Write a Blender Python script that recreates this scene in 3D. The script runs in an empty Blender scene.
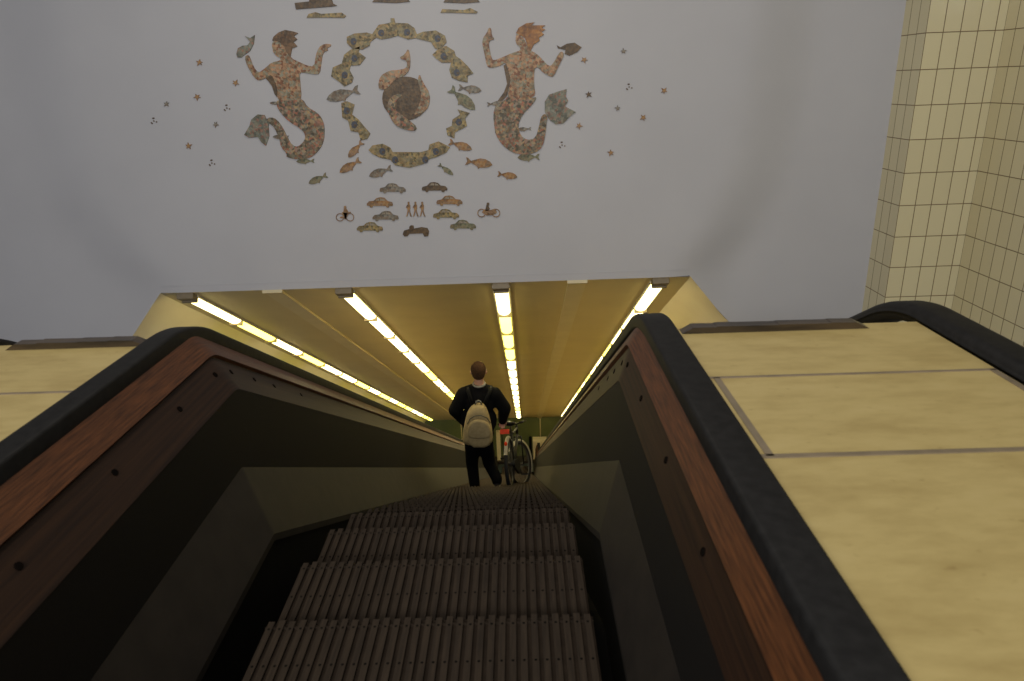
import bpy, bmesh, math, random
from mathutils import Vector, Matrix
random.seed(7)
sc = bpy.context.scene
COL = sc.collection

# ------------------------------------------------------------------ camera numbers (used to place traced outlines on the mosaic wall)
F = 705.0; CXP, CYP = 512.0, 340.5
PITCH, ROLL, YAW = math.radians(20.03), math.radians(2.05), math.radians(-0.85)
EYE = Vector((0, 0, 1.70))
fw = Vector((math.sin(YAW)*math.cos(PITCH), math.cos(YAW)*math.cos(PITCH), -math.sin(PITCH)))
rt0 = Vector((math.cos(YAW), -math.sin(YAW), 0)); up0 = rt0.cross(fw)
rt = math.cos(ROLL)*rt0 - math.sin(ROLL)*up0
up = math.sin(ROLL)*rt0 + math.cos(ROLL)*up0
def ray(x, y): return fw + (x-CXP)/F*rt - (y-CYP)/F*up
def on_y(x, y, Y):
    v = ray(x, y); return EYE + v*(Y/v.y)

INC = math.radians(30.3); TI = math.tan(INC); HB = INC/2
WALL_Y = 7.15

# ------------------------------------------------------------------ materials
def new_mat(name):
    m = bpy.data.materials.new(name); m.use_nodes = True
    nt = m.node_tree; b = nt.nodes['Principled BSDF']
    return m, nt, b
def node(nt, t, **kw):
    n = nt.nodes.new(t)
    for k, v in kw.items(): setattr(n, k, v)
    return n
def ramp(nt, fac, stops):
    r = node(nt, 'ShaderNodeValToRGB')
    els = r.color_ramp.elements
    while len(els) < len(stops): els.new(0.5)
    for e, (p, c) in zip(els, stops): e.position = p; e.color = (*c, 1)
    nt.links.new(fac, r.inputs['Fac']); return r.outputs['Color']
def coords(nt, kind='Object', scale=(1, 1, 1), loc=(0, 0, 0)):
    t = node(nt, 'ShaderNodeTexCoord'); m = node(nt, 'ShaderNodeMapping')
    m.inputs['Scale'].default_value = scale; m.inputs['Location'].default_value = loc
    nt.links.new(t.outputs[kind], m.inputs['Vector']); return m.outputs['Vector']
def noise(nt, vec, scale, detail=4, rough=.55):
    n = node(nt, 'ShaderNodeTexNoise'); n.inputs['Scale'].default_value = scale
    n.inputs['Detail'].default_value = detail; n.inputs['Roughness'].default_value = rough
    nt.links.new(vec, n.inputs['Vector']); return n.outputs['Fac']
def bump(nt, b, h, strength, dist=.01):
    n = node(nt, 'ShaderNodeBump'); n.inputs['Strength'].default_value = strength
    n.inputs['Distance'].default_value = dist
    nt.links.new(h, n.inputs['Height']); nt.links.new(n.outputs['Normal'], b.inputs['Normal'])
def simple(name, c1, c2=None, scale=6, rough=.6, kind='Object', sc3=(1, 1, 1), bmp=0, lo=.35, hi=.65, metal=0, spec=.5):
    m, nt, b = new_mat(name)
    b.inputs['Roughness'].default_value = rough; b.inputs['Metallic'].default_value = metal
    b.inputs['Specular IOR Level'].default_value = spec
    v = coords(nt, kind, sc3); f = noise(nt, v, scale)
    c2 = c2 or tuple(x*.8 for x in c1)
    nt.links.new(ramp(nt, f, [(lo, c1), (hi, c2)]), b.inputs['Base Color'])
    if bmp: bump(nt, b, f, bmp)
    return m
M = {}
M['rubber'] = simple('black_rubber', (.018, .0172, .0165), (.012, .0115, .011), 30, .6, bmp=.03, spec=.15)
M['wood_cap'] = simple('oak_cap', (.150, .052, .016), (.034, .012, .004), 1, .5, 'UV', (8, 130, 1), .12, .28, .72, 0, .3)
M['wood_band'] = simple('dark_oak', (.040, .0175, .0075), (.013, .006, .0035), 1, .62, 'UV', (1.8, 80, 1), .10, .3, .72, 0, .25)
M['panel'] = simple('dark_panel', (.013, .011, .0095), (.009, .0078, .0067), 260, .7, spec=.2, bmp=.15)
M['ledge'] = simple('brown_ledge', (.027, .021, .0155), (.019, .0148, .011), 9, .65, spec=.3, bmp=.02)
M['recess'] = simple('recess_black', (.005, .004, .0035), (.003, .003, .0025), 9, .9, spec=.1)
M['slat'] = simple('step_wood', (.044, .030, .0185), (.022, .015, .0095), 1, .75, 'Object', (70, 5, 70), .12, .3, .7, 0, .2)
M['slat_gap'] = simple('step_groove', (.028, .019, .0125), (.019, .013, .0085), 20, .8, spec=.1)
M['screw'] = simple('dark_screw', (.006, .005, .004), (.004, .004, .003), 20, .9, spec=.05)
M['plug'] = simple('plug_dark', (.006, .004, .003), (.004, .003, .002), 20, .9, spec=.05)
M['strip'] = simple('grey_joint_strip', (.27, .21, .135), (.21, .165, .105), 14, .5)
M['bar'] = simple('dark_edge_board', (.075, .050, .026), (.018, .013, .009), 1, .3, 'Object', (3, 30, 30), .1)
M['cream_paint'] = simple('cream_paint', (.80, .71, .52), (.76, .66, .48), 2.5, .55)
M['ceil_paint'] = simple('tunnel_ceiling_paint', (.67, .55, .285), (.62, .505, .26), 1.6, .5)
M['green'] = simple('green_wall_paint', (.165, .20, .09), (.125, .155, .07), 1.4, .45)
M['floor'] = simple('lower_floor', (.040, .030, .022), (.028, .021, .016), 3, .6)
M['housing'] = simple('lamp_housing', (.62, .58, .46), (.55, .51, .40), 12, .5)
M['gear'] = simple('gear_box_paint', (.24, .19, .12), (.20, .16, .10), 12, .5)
M['batten'] = simple('ceiling_batten_paint', (.72, .62, .38), (.67, .57, .34), 3, .5)
M['skin'] = simple('skin', (.44, .25, .17), (.38, .20, .13), 20, .55)
M['hair'] = simple('hair_brown', (.065, .034, .017), (.034, .018, .010), 90, .9, bmp=.3, spec=.1)
M['jacket'] = simple('black_jacket', (.0045, .0045, .005), (.003, .003, .0035), 12, .9, bmp=.1, spec=.12)
M['trousers'] = simple('black_trousers', (.0045, .0045, .005), (.003, .003, .0035), 12, .9, spec=.12)
M['collar'] = simple('grey_collar', (.22, .21, .18), (.17, .165, .14), 20, .8)
M['bag'] = simple('beige_canvas', (.38, .295, .145), (.31, .235, .11), 24, .8, bmp=.1)
M['bag_dark'] = simple('bag_dark_trim', (.10, .085, .06), (.07, .06, .04), 30, .8)
M['strap'] = simple('black_webbing', (.0065, .0065, .007), (.005, .005, .005), 30, .8, spec=.15)
M['shoe'] = simple('dark_shoe', (.030, .026, .024), (.018, .016, .015), 30, .6)
M['sole'] = simple('pale_sole', (.42, .37, .30), (.34, .30, .24), 30, .7)
M['tyre'] = simple('tyre', (.012, .012, .012), (.008, .008, .008), 40, .8)
M['chrome'] = simple('steel', (.55, .53, .48), (.45, .43, .40), 30, .3, metal=.9)
M['dull'] = simple('dull_steel', (.07, .065, .055), (.05, .046, .04), 30, .5)
M['silver'] = simple('silver_paint', (.60, .56, .48), (.50, .47, .40), 20, .35)
M['bike_black'] = simple('black_enamel', (.008, .008, .008), (.005, .005, .005), 20, .5, spec=.2)
M['red'] = simple('red_reflector', (.75, .055, .008), (.60, .04, .006), 30, .5, spec=.2)
M['blue_eye'] = simple('mosaic_blue', (.085, .095, .12), (.045, .045, .06), 60, .5)
M['dark_brown_mosaic'] = None

def deck_mat():
    m, nt, b = new_mat('cream_deck_sheet')
    b.inputs['Roughness'].default_value = .5
    v = coords(nt, 'Object', (1.0, 2.6, 1.0)); f = noise(nt, v, 5.5, 6, .62)
    base = ramp(nt, f, [(.30, (.45, .335, .125)), (.55, (.55, .425, .17)), (.75, (.585, .457, .195))])
    f2 = noise(nt, coords(nt, 'Object', (1, 1.6, 1), (3.1, 1.2, 0)), 26, 3, .5)
    mask = ramp(nt, f2, [(.66, (1, 1, 1)), (.80, (.72, .66, .58))])
    mx = node(nt, 'ShaderNodeMixRGB', blend_type='MULTIPLY'); mx.inputs['Fac'].default_value = .7
    nt.links.new(base, mx.inputs['Color1']); nt.links.new(mask, mx.inputs['Color2'])
    nt.links.new(mx.outputs['Color'], b.inputs['Base Color'])
    return m
M['deck'] = deck_mat()

def plaster():
    m, nt, b = new_mat('grey_plaster')
    b.inputs['Roughness'].default_value = .75
    v = coords(nt, 'Object'); f = noise(nt, v, 1.1, 4)
    nt.links.new(ramp(nt, f, [(.3, (.545, .54, .56)), (.7, (.515, .51, .53))]), b.inputs['Base Color'])
    bump(nt, b, noise(nt, v, 70, 3), .12, .004)
    return m
M['plaster'] = plaster()

def tile_mat(name, axis, u0, z0, tw=.1542, th=.3083):
    m, nt, b = new_mat(name)
    t = node(nt, 'ShaderNodeTexCoord'); s = node(nt, 'ShaderNodeSeparateXYZ'); c = node(nt, 'ShaderNodeCombineXYZ')
    nt.links.new(t.outputs['Object'], s.inputs[0])
    a1 = node(nt, 'ShaderNodeMath', operation='SUBTRACT'); a1.inputs[1].default_value = u0
    a2 = node(nt, 'ShaderNodeMath', operation='SUBTRACT'); a2.inputs[1].default_value = z0
    nt.links.new(s.outputs[axis], a1.inputs[0]); nt.links.new(s.outputs['Z'], a2.inputs[0])
    nt.links.new(a1.outputs[0], c.inputs[0]); nt.links.new(a2.outputs[0], c.inputs[1])
    br = node(nt, 'ShaderNodeTexBrick'); br.offset = 0; br.squash = 1
    br.inputs['Scale'].default_value = 1; br.inputs['Brick Width'].default_value = tw
    br.inputs['Row Height'].default_value = th; br.inputs['Mortar Size'].default_value = .0042
    br.inputs['Mortar Smooth'].default_value = .15
    br.inputs['Color1'].default_value = (.76, .68, .43, 1); br.inputs['Color2'].default_value = (.72, .64, .40, 1)
    br.inputs['Mortar'].default_value = (.20, .14, .07, 1)
    nt.links.new(c.outputs[0], br.inputs['Vector'])
    nt.links.new(br.outputs['Color'], b.inputs['Base Color'])
    rr = node(nt, 'ShaderNodeMapRange'); rr.inputs['To Min'].default_value = .16; rr.inputs['To Max'].default_value = .8
    nt.links.new(br.outputs['Fac'], rr.inputs['Value']); nt.links.new(rr.outputs[0], b.inputs['Roughness'])
    inv = node(nt, 'ShaderNodeMath', operation='SUBTRACT'); inv.inputs[0].default_value = 1
    nt.links.new(br.outputs['Fac'], inv.inputs[1])
    nz = noise(nt, t.outputs['Object'], 9, 2); ad = node(nt, 'ShaderNodeMath', operation='MULTIPLY_ADD')
    ad.inputs[1].default_value = .5; nt.links.new(nz, ad.inputs[0]); nt.links.new(inv.outputs[0], ad.inputs[2])
    bump(nt, b, ad.outputs[0], .35, .004)
    return m

def mosaic_mat(name, cols, scale=48):
    m, nt, b = new_mat(name); b.inputs['Roughness'].default_value = .5
    v = coords(nt, 'Object')
    vo = node(nt, 'ShaderNodeTexVoronoi'); vo.inputs['Scale'].default_value = scale
    nt.links.new(v, vo.inputs['Vector'])
    sep = node(nt, 'ShaderNodeSeparateColor'); nt.links.new(vo.outputs['Color'], sep.inputs[0])
    n2 = noise(nt, v, 7, 2)
    mix = node(nt, 'ShaderNodeMath', operation='MULTIPLY_ADD'); mix.inputs[1].default_value = .85
    nt.links.new(sep.outputs[0], mix.inputs[0])
    sub = node(nt, 'ShaderNodeMath', operation='MULTIPLY'); sub.inputs[1].default_value = .15
    nt.links.new(n2, sub.inputs[0]); nt.links.new(sub.outputs[0], mix.inputs[2])
    cols = [tuple(min(1, q*1.22) for q in c) for c in cols]
    k = len(cols)
    nt.links.new(ramp(nt, mix.outputs[0], [(.18+.64*i/(k-1), c) for i, c in enumerate(cols)]), b.inputs['Base Color'])
    bump(nt, b, vo.outputs['Distance'], .3, .003)
    n3 = noise(nt, v, 16, 3, .7); dk = ramp(nt, n3, [(.40, (.50, .46, .42)), (.56, (1, 1, 1))])
    mm = node(nt, 'ShaderNodeMixRGB', blend_type='MULTIPLY'); mm.inputs['Fac'].default_value = .85
    src = b.inputs['Base Color'].links[0].from_socket
    nt.links.new(src, mm.inputs['Color1']); nt.links.new(dk, mm.inputs['Color2']); nt.links.new(mm.outputs['Color'], b.inputs['Base Color'])
    return m
M['m_skin'] = mosaic_mat('mosaic_flesh', [(.20, .085, .04), (.42, .24, .12), (.20, .17, .10), (.44, .24, .13), (.26, .24, .17)])
M['m_tail'] = mosaic_mat('mosaic_tail', [(.10, .085, .055), (.38, .25, .12), (.22, .22, .17), (.36, .13, .07), (.17, .15, .10)])
M['m_fluke'] = mosaic_mat('mosaic_fluke', [(.13, .14, .11), (.24, .24, .19), (.31, .15, .10), (.15, .17, .14), (.22, .20, .14)])
M['m_hair'] = mosaic_mat('mosaic_brown_hair', [(.10, .06, .03), (.20, .11, .05), (.12, .08, .045)])
M['m_redhair'] = mosaic_mat('mosaic_auburn_hair', [(.33, .14, .035), (.22, .10, .04), (.38, .18, .05)])
M['m_ochre'] = mosaic_mat('mosaic_ochre', [(.11, .09, .04), (.36, .26, .10), (.18, .16, .09), (.36, .23, .09), (.22, .19, .11)])
M['m_dark'] = mosaic_mat('mosaic_dark_brown', [(.085, .055, .028), (.15, .09, .04), (.10, .07, .04)])
M['m_orange'] = mosaic_mat('mosaic_orange', [(.28, .13, .04), (.36, .22, .09), (.17, .11, .06), (.30, .18, .10)])
M['m_green'] = mosaic_mat('mosaic_green', [(.11, .12, .07), (.24, .22, .13), (.15, .14, .09), (.22, .18, .10)])
M['m_window'] = mosaic_mat('mosaic_pale', [(.30, .26, .20), (.40, .35, .27), (.34, .28, .20)])
M['m_grey'] = mosaic_mat('mosaic_grey', [(.13, .12, .10), (.27, .24, .19), (.16, .13, .09), (.22, .16, .11)])

def emit_mat(name, col, s):
    m, nt, b = new_mat(name)
    b.inputs['Base Color'].default_value = (.8, .75, .55, 1)
    b.inputs['Emission Color'].default_value = (*col, 1); b.inputs['Emission Strength'].default_value = s
    return m
LIGHT_S = 7.0
M['tube'] = emit_mat('lit_diffuser', (1.0, .85, .36), LIGHT_S)
M['tube2'] = emit_mat('lit_diffuser_yellow', (1.0, .85, .125), LIGHT_S*.75)

# ------------------------------------------------------------------ object helpers
def link(name, me, mat=None, parent=None):
    o = bpy.data.objects.new(name, me); COL.objects.link(o)
    if mat is not None:
        for mm in (mat if isinstance(mat, (list, tuple)) else [mat]): me.materials.append(mm)
    if parent is not None: o.parent = parent
    return o
def from_bm(name, bm, mat, parent=None, smooth=False):
    me = bpy.data.meshes.new(name); bmesh.ops.recalc_face_normals(bm, faces=bm.faces[:]); bm.to_mesh(me); bm.free()
    if smooth:
        for p in me.polygons: p.use_smooth = True
    return link(name, me, mat, parent)
def tag(o, label=None, cat=None, group=None, kind=None):
    if label: o['label'] = label
    if cat: o['category'] = cat
    if group: o['group'] = group
    if kind: o['kind'] = kind
    return o
def empty(name, loc=(0, 0, 0)):
    o = bpy.data.objects.new(name, None); o.empty_display_size = .1; o.location = loc; COL.objects.link(o); return o
def add_box(bm, lo, hi, mi=0, mat4=None):
    vs = []
    for z in (lo[2], hi[2]):
        for y in (lo[1], hi[1]):
            for x in (lo[0], hi[0]):
                p = Vector((x, y, z)); vs.append(bm.verts.new(mat4 @ p if mat4 else p))
    for f in ((0, 2, 3, 1), (4, 5, 7, 6), (0, 1, 5, 4), (2, 6, 7, 3), (0, 4, 6, 2), (1, 3, 7, 5)):
        fc = bm.faces.new([vs[i] for i in f]); fc.material_index = mi
def add_tube(bm, pts, rad, seg=10, closed=False, cap=True, mi=0):
    pts = [Vector(p) for p in pts]; n = len(pts)
    rads = rad if isinstance(rad, (list, tuple)) else [rad]*n
    rings = []; ref = None
    for i, p in enumerate(pts):
        a = pts[(i-1) % n] if (closed or i > 0) else p
        c = pts[(i+1) % n] if (closed or i < n-1) else p
        t = (c-a).normalized()
        if ref is None:
            ref = Vector((0, 0, 1)) if abs(t.z) < .9 else Vector((1, 0, 0))
        x = (ref - t*ref.dot(t)).normalized(); y = t.cross(x); ref = x
        rings.append([bm.verts.new(p + rads[i]*(math.cos(2*math.pi*k/seg)*x + math.sin(2*math.pi*k/seg)*y)) for k in range(seg)])
    m = n if closed else n-1
    for i in range(m):
        A, B = rings[i], rings[(i+1) % n]
        for k in range(seg):
            f = bm.faces.new((A[k], A[(k+1) % seg], B[(k+1) % seg], B[k])); f.material_index = mi; f.smooth = True
    if cap and not closed:
        for rr_ in (rings[0], rings[-1]):
            f = bm.faces.new(rr_); f.material_index = mi
def add_ell(bm, c, r, rot=None, u=16, v=10, mi=0):
    mt = Matrix.Translation(Vector(c)) @ (rot.to_4x4() if rot else Matrix.Identity(4)) @ Matrix.Diagonal((*r, 1))
    res = bmesh.ops.create_uvsphere(bm, u_segments=u, v_segments=v, radius=1, matrix=mt)
    for vv in res['verts']:
        for f in vv.link_faces: f.material_index = mi; f.smooth = True

# ------------------------------------------------------------------ escalator path : landing, 30 degree incline, lower landing
K1 = (2.51, 0.0); K2 = (23.4, -(23.4-2.51)*TI)
REF = [(-1.5, 0.0), K1, K2, (24.25, K2[1])]
def path(v, R, start=None, end=None, n=10):
    """polyline (Y,Z) of the line that runs parallel to the steps at height v above them"""
    t = math.tan(HB)
    P = [(REF[0][0], v), (K1[0]+v*t, v), (K2[0]+v*t, K2[1]+v), (REF[3][0], K2[1]+v)]
    if start is not None: P[0] = (start, v)
    out = [P[0]]
    def fillet(A, B, C, sgn):
        T = R*t
        u1 = Vector((B[0]-A[0], B[1]-A[1])).normalized(); u2 = Vector((C[0]-B[0], C[1]-B[1])).normalized()
        p0 = Vector(B)-u1*T
        nrm = Vector((u1.y, -u1.x))*sgn
        cen = p0 + nrm*R
        for k in range(n+1):
            a = INC*k/n
            d = Vector((p0.x-cen.x, p0.y-cen.y))
            ca, sa = math.cos(-a*sgn), math.sin(-a*sgn)
            out.append((cen.x+d.x*ca-d.y*sa, cen.y+d.x*sa+d.y*ca))
    fillet(P[0], P[1], P[2], 1)
    if end is None:
        fillet(P[1], P[2], P[3], -1); out.append(P[3])
    else:
        out.append(end)
    return out
def sweep(name, prof, R, mat, parent=None, closed=True, smooth=False, start=None, n=10):
    """prof = [(X, v)] swept along the escalator path; UV = (path length, profile length)"""
    bm = bmesh.new(); uvl = bm.loops.layers.uv.new('UVMap')
    lines = []
    for (X, v) in prof:
        pl = path(v, R if not callable(R) else R(v), start, n=n)
        lines.append([bm.verts.new((X, y, z)) for y, z in pl])
    acc = [0]
    for a, b in zip(prof[:-1], prof[1:]): acc.append(acc[-1]+math.hypot(b[0]-a[0], b[1]-a[1]))
    acc.append(acc[-1]+math.hypot(prof[0][0]-prof[-1][0], prof[0][1]-prof[-1][1]))
    N = len(prof); m = N if closed else N-1
    ln = [0]
    for a, b in zip(lines[0][:-1], lines[0][1:]): ln.append(ln[-1]+(a.co-b.co).length)
    for i in range(m):
        A, B = lines[i], lines[(i+1) % N]
        for j in range(len(A)-1):
            f = bm.faces.new((A[j], A[j+1], B[j+1], B[j])); f.smooth = smooth
            for lp, uv in zip(f.loops, ((ln[j], acc[i]), (ln[j+1], acc[i]), (ln[j+1], acc[i+1]), (ln[j], acc[i+1]))): lp[uvl].uv = uv
    if closed:
        bm.faces.new([l[0] for l in lines]); bm.faces.new([l[-1] for l in lines])
    return from_bm(name, bm, mat, parent)

def rounded(x0, x1, v0, v1, r, k=4):
    out = []
    for cx, cv, a0 in ((x1-r, v1-r, 0), (x0+r, v1-r, 90), (x0+r, v0+r, 180), (x1-r, v0+r, 270)):
        for i in range(k+1):
            a = math.radians(a0+90*i/k); out.append((cx+r*math.cos(a), cv+r*math.sin(a)))
    return out

# ---- balustrades -----------------------------------------------------------------------------------------------
def plugs(band, pts, name='wooden_plug'):
    for p, nrm in pts:
        bm = bmesh.new()
        z = Vector(nrm).normalized(); q = z.to_track_quat('Z', 'Y')
        bmesh.ops.create_cone(bm, cap_ends=True, segments=12, radius1=.012, radius2=.011, depth=.003,
                              matrix=Matrix.Translation(Vector(p)+z*.0015) @ q.to_matrix().to_4x4())
        from_bm(name, bm, M['plug'], band)

def balustrade(side, prof, label):
    """prof: capOuter, capInner, bandLow, ledgeUp, ledgeLow  as (X, v); side -1 left, +1 right"""
    t = empty('balustrade', (prof[1][0], K1[0], 0)); tag(t, label, 'balustrade')
    inv = Matrix.Translation(-Vector((prof[1][0], K1[0], 0)))
    s = side
    def sw(name, pr, R, mat, **k):
        o = sweep(name, pr, R, mat, None, **k); o.data.transform(inv); o.parent = t; return o
    (co, ci, bl, lu, ll) = prof
    cap = sw('cap_rail', [co, ci, (ci[0]+s*.012, ci[1]-.012), (co[0]+s*.03, co[1]-.06)], .22, M['wood_cap'])
    g = .010
    b0 = (ci[0]+s*.010, ci[1]-.014)
    band = sw('upper_board', [b0, bl, (bl[0]+s*.03, bl[1]), (b0[0]+s*.05, b0[1])], .16, M['wood_band'])
    pan = sw('dark_panel', [(bl[0]+s*.001, bl[1]-.002), (lu[0]+s*.0005, lu[1]+.0), (lu[0]+s*.03, lu[1]), (bl[0]+s*.03, bl[1]-.003)], .10, M['panel'])
    led = sw('sloping_ledge', [lu, ll, (ll[0], ll[1]-.03), (lu[0]+s*.02, lu[1]-.002)], .06, M['ledge'])
    sk = sw('skirt', [(ll[0]+s*.01, ll[1]-.025), (ll[0]+s*.01, ll[1]-.40), (ll[0]+s*.03, ll[1]-.40), (ll[0]+s*.03, ll[1]-.025)], .05, M['recess'])
    # plugs along the upper board
    mx, mv = (b0[0]*.62+bl[0]*.38), (b0[1]*.62+bl[1]*.38)
    nrm = Vector((-s*abs(b0[1]-bl[1]), 0, abs(b0[0]-bl[0])))
    pts = []
    yk = K1[0]+mv*math.tan(HB)
    for y in (.55, .98, 1.42, 1.86, 2.30, 2.62): pts.append(((mx, y, mv), nrm))
    n2 = Vector((-s*abs(b0[1]-bl[1]), abs(b0[0]-bl[0])*math.sin(INC), abs(b0[0]-bl[0])*math.cos(INC)))
    for d in (.10, .36, .62, 1.05):
        pts.append(((mx, yk+d*math.cos(INC), mv-d*math.sin(INC)), n2))
    plugs(band, [((p[0]-t.location.x, p[1]-t.location.y, p[2]), n) for p, n in pts])
    return t
LP = [(-1.350, .785), (-1.267, .700), (-1.181, .557), (-1.181, .237), (-1.064, -.04)]
RP = [(.488, .782), (.428, .690), (.392, .545), (.386, .222), (.300, -.075)]
balustrade(-1, LP, 'dark wooden balustrade left of the slatted steps, with orange-brown oak cap')
balustrade(1, RP, 'dark wooden balustrade right of the slatted steps, with reddish oak cap')

def handrail(x0, x1, v0, v1, label, r=.022):
    o = sweep('handrail', rounded(x0, x1, v0, v1, r), .75, M['rubber'], smooth=True, n=18)
    tag(o, label, 'handrail', 'rubber escalator handrails')
    return o
handrail(-1.432, -1.342, .770, .834, 'black rubber handrail on the left balustrade beside the oak cap', .012)
handrail(.470, .580, .768, .830, 'black rubber handrail between the right oak cap and the cream deck', .013)
handrail(1.497, 1.645, .772, .848, 'broad black rubber handrail at the far right, in front of the tiled wall', .04)
handrail(-2.38, -2.23, .76, .815, 'black rubber handrail end at the left edge, past the left cream deck', .02)

# ---- cream decks between the escalators -------------------------------------------------------------------------
DV = .802
def deck(x0, x1, name_label, joints, jside, y_end):
    t = empty('balustrade_deck', ((x0+x1)/2, 1.5, 0)); tag(t, name_label, 'deck')
    inv = Matrix.Translation(-t.location)
    yk = K1[0]+DV*math.tan(HB)
    ys = [-1.5, joints[0], joints[1], y_end]
    for a, b in zip(ys[:-1], ys[1:]):
        bm = bmesh.new(); add_box(bm, (x0, a+.001, DV-.02), (x1, b-.001, DV)); o = from_bm('panel', bm, M['deck'], t); o.data.transform(inv)
    # the slope beyond the far edge
    bm = bmesh.new()
    L0 = Vector((0, y_end, DV-.06)); d = Vector((0, math.cos(INC), -math.sin(INC))); n = Vector((0, math.sin(INC), math.cos(INC)))
    ln = (K2[0]-y_end)/math.cos(INC)
    vs = []
    for q in (L0, L0+d*ln):
        for x in (x0, x1):
            for k in (0, -.02): vs.append(bm.verts.new(q+Vector((x, 0, 0))+n*k))
    for f in ((0, 2, 6, 4), (1, 5, 7, 3), (0, 1, 3, 2), (4, 6, 7, 5), (0, 4, 5, 1), (2, 3, 7, 6)): bm.faces.new([vs[i] for i in f])
    o = from_bm('sloping_panel', bm, M['deck'], t); o.data.transform(inv)
    for j, (w) in zip(joints, (.018, .012)):
        bm = bmesh.new(); add_box(bm, (x0+.005, j-w/2, DV), (x1-.005, j+w/2, DV+.003)); o = from_bm('joint_strip', bm, M['strip'], t); o.data.transform(inv)
    for xx in jside:
        bm = bmesh.new(); add_box(bm, (xx-.010, joints[0], DV), (xx+.010, joints[1], DV+.003)); o = from_bm('joint_strip', bm, M['strip'], t); o.data.transform(inv)
deck(.584, 1.494, 'cream sheet deck right of the escalator, with two grey joint strips', (1.557, 2.058), (.612, 1.478), 2.535)
deck(-2.225, -1.437, 'cream sheet deck left of the escalator', (1.557, 2.10), (), 2.585)
def edge_board(x0, x1, y, label):
    t = bmesh.new()
    z0, z1 = DV+.0005, DV+.027
    p = [(x0, z0), (x1, z0), (x1-.05, z1-.002), (x1-.14, z1), (x1-.145, z1-.002), (x0+(x1-x0)*.52, z1-.001), (x0+(x1-x0)*.51, z1-.003), (x0+.13, z1-.001), (x0+.125, z1-.004), (x0+.04, z1-.003)]
    A = [t.verts.new((a, y, z)) for a, z in p]; B = [t.verts.new((a, y+.05, z)) for a, z in p]
    t.faces.new(A); t.faces.new(B[::-1])
    for i in range(len(p)): t.faces.new((A[i], A[(i+1) % len(p)], B[(i+1) % len(p)], B[i]))
    o = from_bm('edge_board', t, M['bar']); tag(o, label, 'board', 'dark boards on the deck ends')
edge_board(.598, 1.290, 2.475, 'low dark worn board along the far end of the right cream deck')
edge_board(-1.985, -1.440, 2.525, 'low dark board along the far end of the left cream deck')

# ---- steps --------------------------------------------------------------------------------------------------------
SX0, SX1, NS = -.905, .212, 31  # left edge drawn in: the black gap there stands for slats in shade
def step_meshes():
    pitch = (SX1-SX0)/NS
    bm = bmesh.new()
    add_box(bm, (SX0, -.385, -.034), (SX1, -.006, -.011), 1)
    for i in range(NS):
        x = SX0+pitch*(i+.18); w = pitch*.60
        e = (.0 if i % 2 else -.006)
        add_box(bm, (x, -.388, -.011), (x+w, e, 0), 0)
        for y in (-.042, -.205, -.360):
            bmesh.ops.create_circle(bm, cap_ends=True, segments=8, radius=.0046, matrix=Matrix.Translation((x+w/2, y, .0006)))
    for f in bm.faces:
        if len(f.verts) == 8: f.material_index = 2
    tread = bpy.data.meshes.new('tread'); bm.normal_update(); bm.to_mesh(tread); bm.free()
    bm = bmesh.new()
    rot = Matrix.Rotation(math.radians(-16), 4, 'X')
    add_box(bm, (SX0, -.030, -.215), (SX1, -.020, -.012), 1, rot)
    for i in range(NS):
        x = SX0+pitch*(i+.18); w = pitch*.60
        add_box(bm, (x, -.022, -.215), (x+w, -.008, -.016), 0, rot)
    riser = bpy.data.meshes.new('riser'); bm.normal_update(); bm.to_mesh(riser); bm.free()
    for me in (tread, riser):
        for mm in (M['slat'], M['slat_gap'], M['screw']): me.materials.append(mm)
    return tread, riser
tread_me, riser_me = step_meshes()
SP = path(0, 3.0, n=28)
cum = [0]
for a, b in zip(SP[:-1], SP[1:]): cum.append(cum[-1]+math.hypot(b[0]-a[0], b[1]-a[1]))
def at_s(s):
    for i in range(len(SP)-1):
        if cum[i+1] >= s:
            f = (s-cum[i])/(cum[i+1]-cum[i]); return SP[i][0]+(SP[i+1][0]-SP[i][0])*f, SP[i][1]+(SP[i+1][1]-SP[i][1])*f
    return SP[-1]
STEPS = []
s = (1.95+1.5) - .40*4
k = -4
while s < cum[-1]-.05:
    STEPS.append((k, *at_s(s))); s += .40; k += 1
MAN_STEP = min(STEPS, key=lambda q: abs(q[1]-8.06))
def ordinal(n):
    return ['first', 'second', 'third', 'fourth', 'fifth', 'sixth', 'seventh', 'eighth', 'ninth', 'tenth', 'eleventh', 'twelfth', 'thirteenth', 'fourteenth', 'fifteenth', 'sixteenth'][n]
for k, y, z in STEPS:
    t = empty('escalator_step', (0, y, z))
    for nm, me in (('tread', tread_me), ('riser', riser_me)):
        o = bpy.data.objects.new(nm, me); COL.objects.link(o); o.parent = t
    if k < 0: lab = 'ribbed brown wooden escalator step below the bottom edge, nearest the viewer'
    elif k < 4: lab = 'ribbed brown wooden escalator step, %s with a visible front edge, counted from the bottom' % ordinal(k)
    elif k == MAN_STEP[0]: lab = 'ribbed wooden escalator step the man in black stands on'
    elif k < MAN_STEP[0]: lab = 'narrow-looking ribbed wooden step between the nearest four edges and the man'
    else: lab = 'ribbed wooden escalator step farther down than the man and his bicycle'
    tag(t, lab, 'step', 'moving wooden steps of the escalator')

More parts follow.
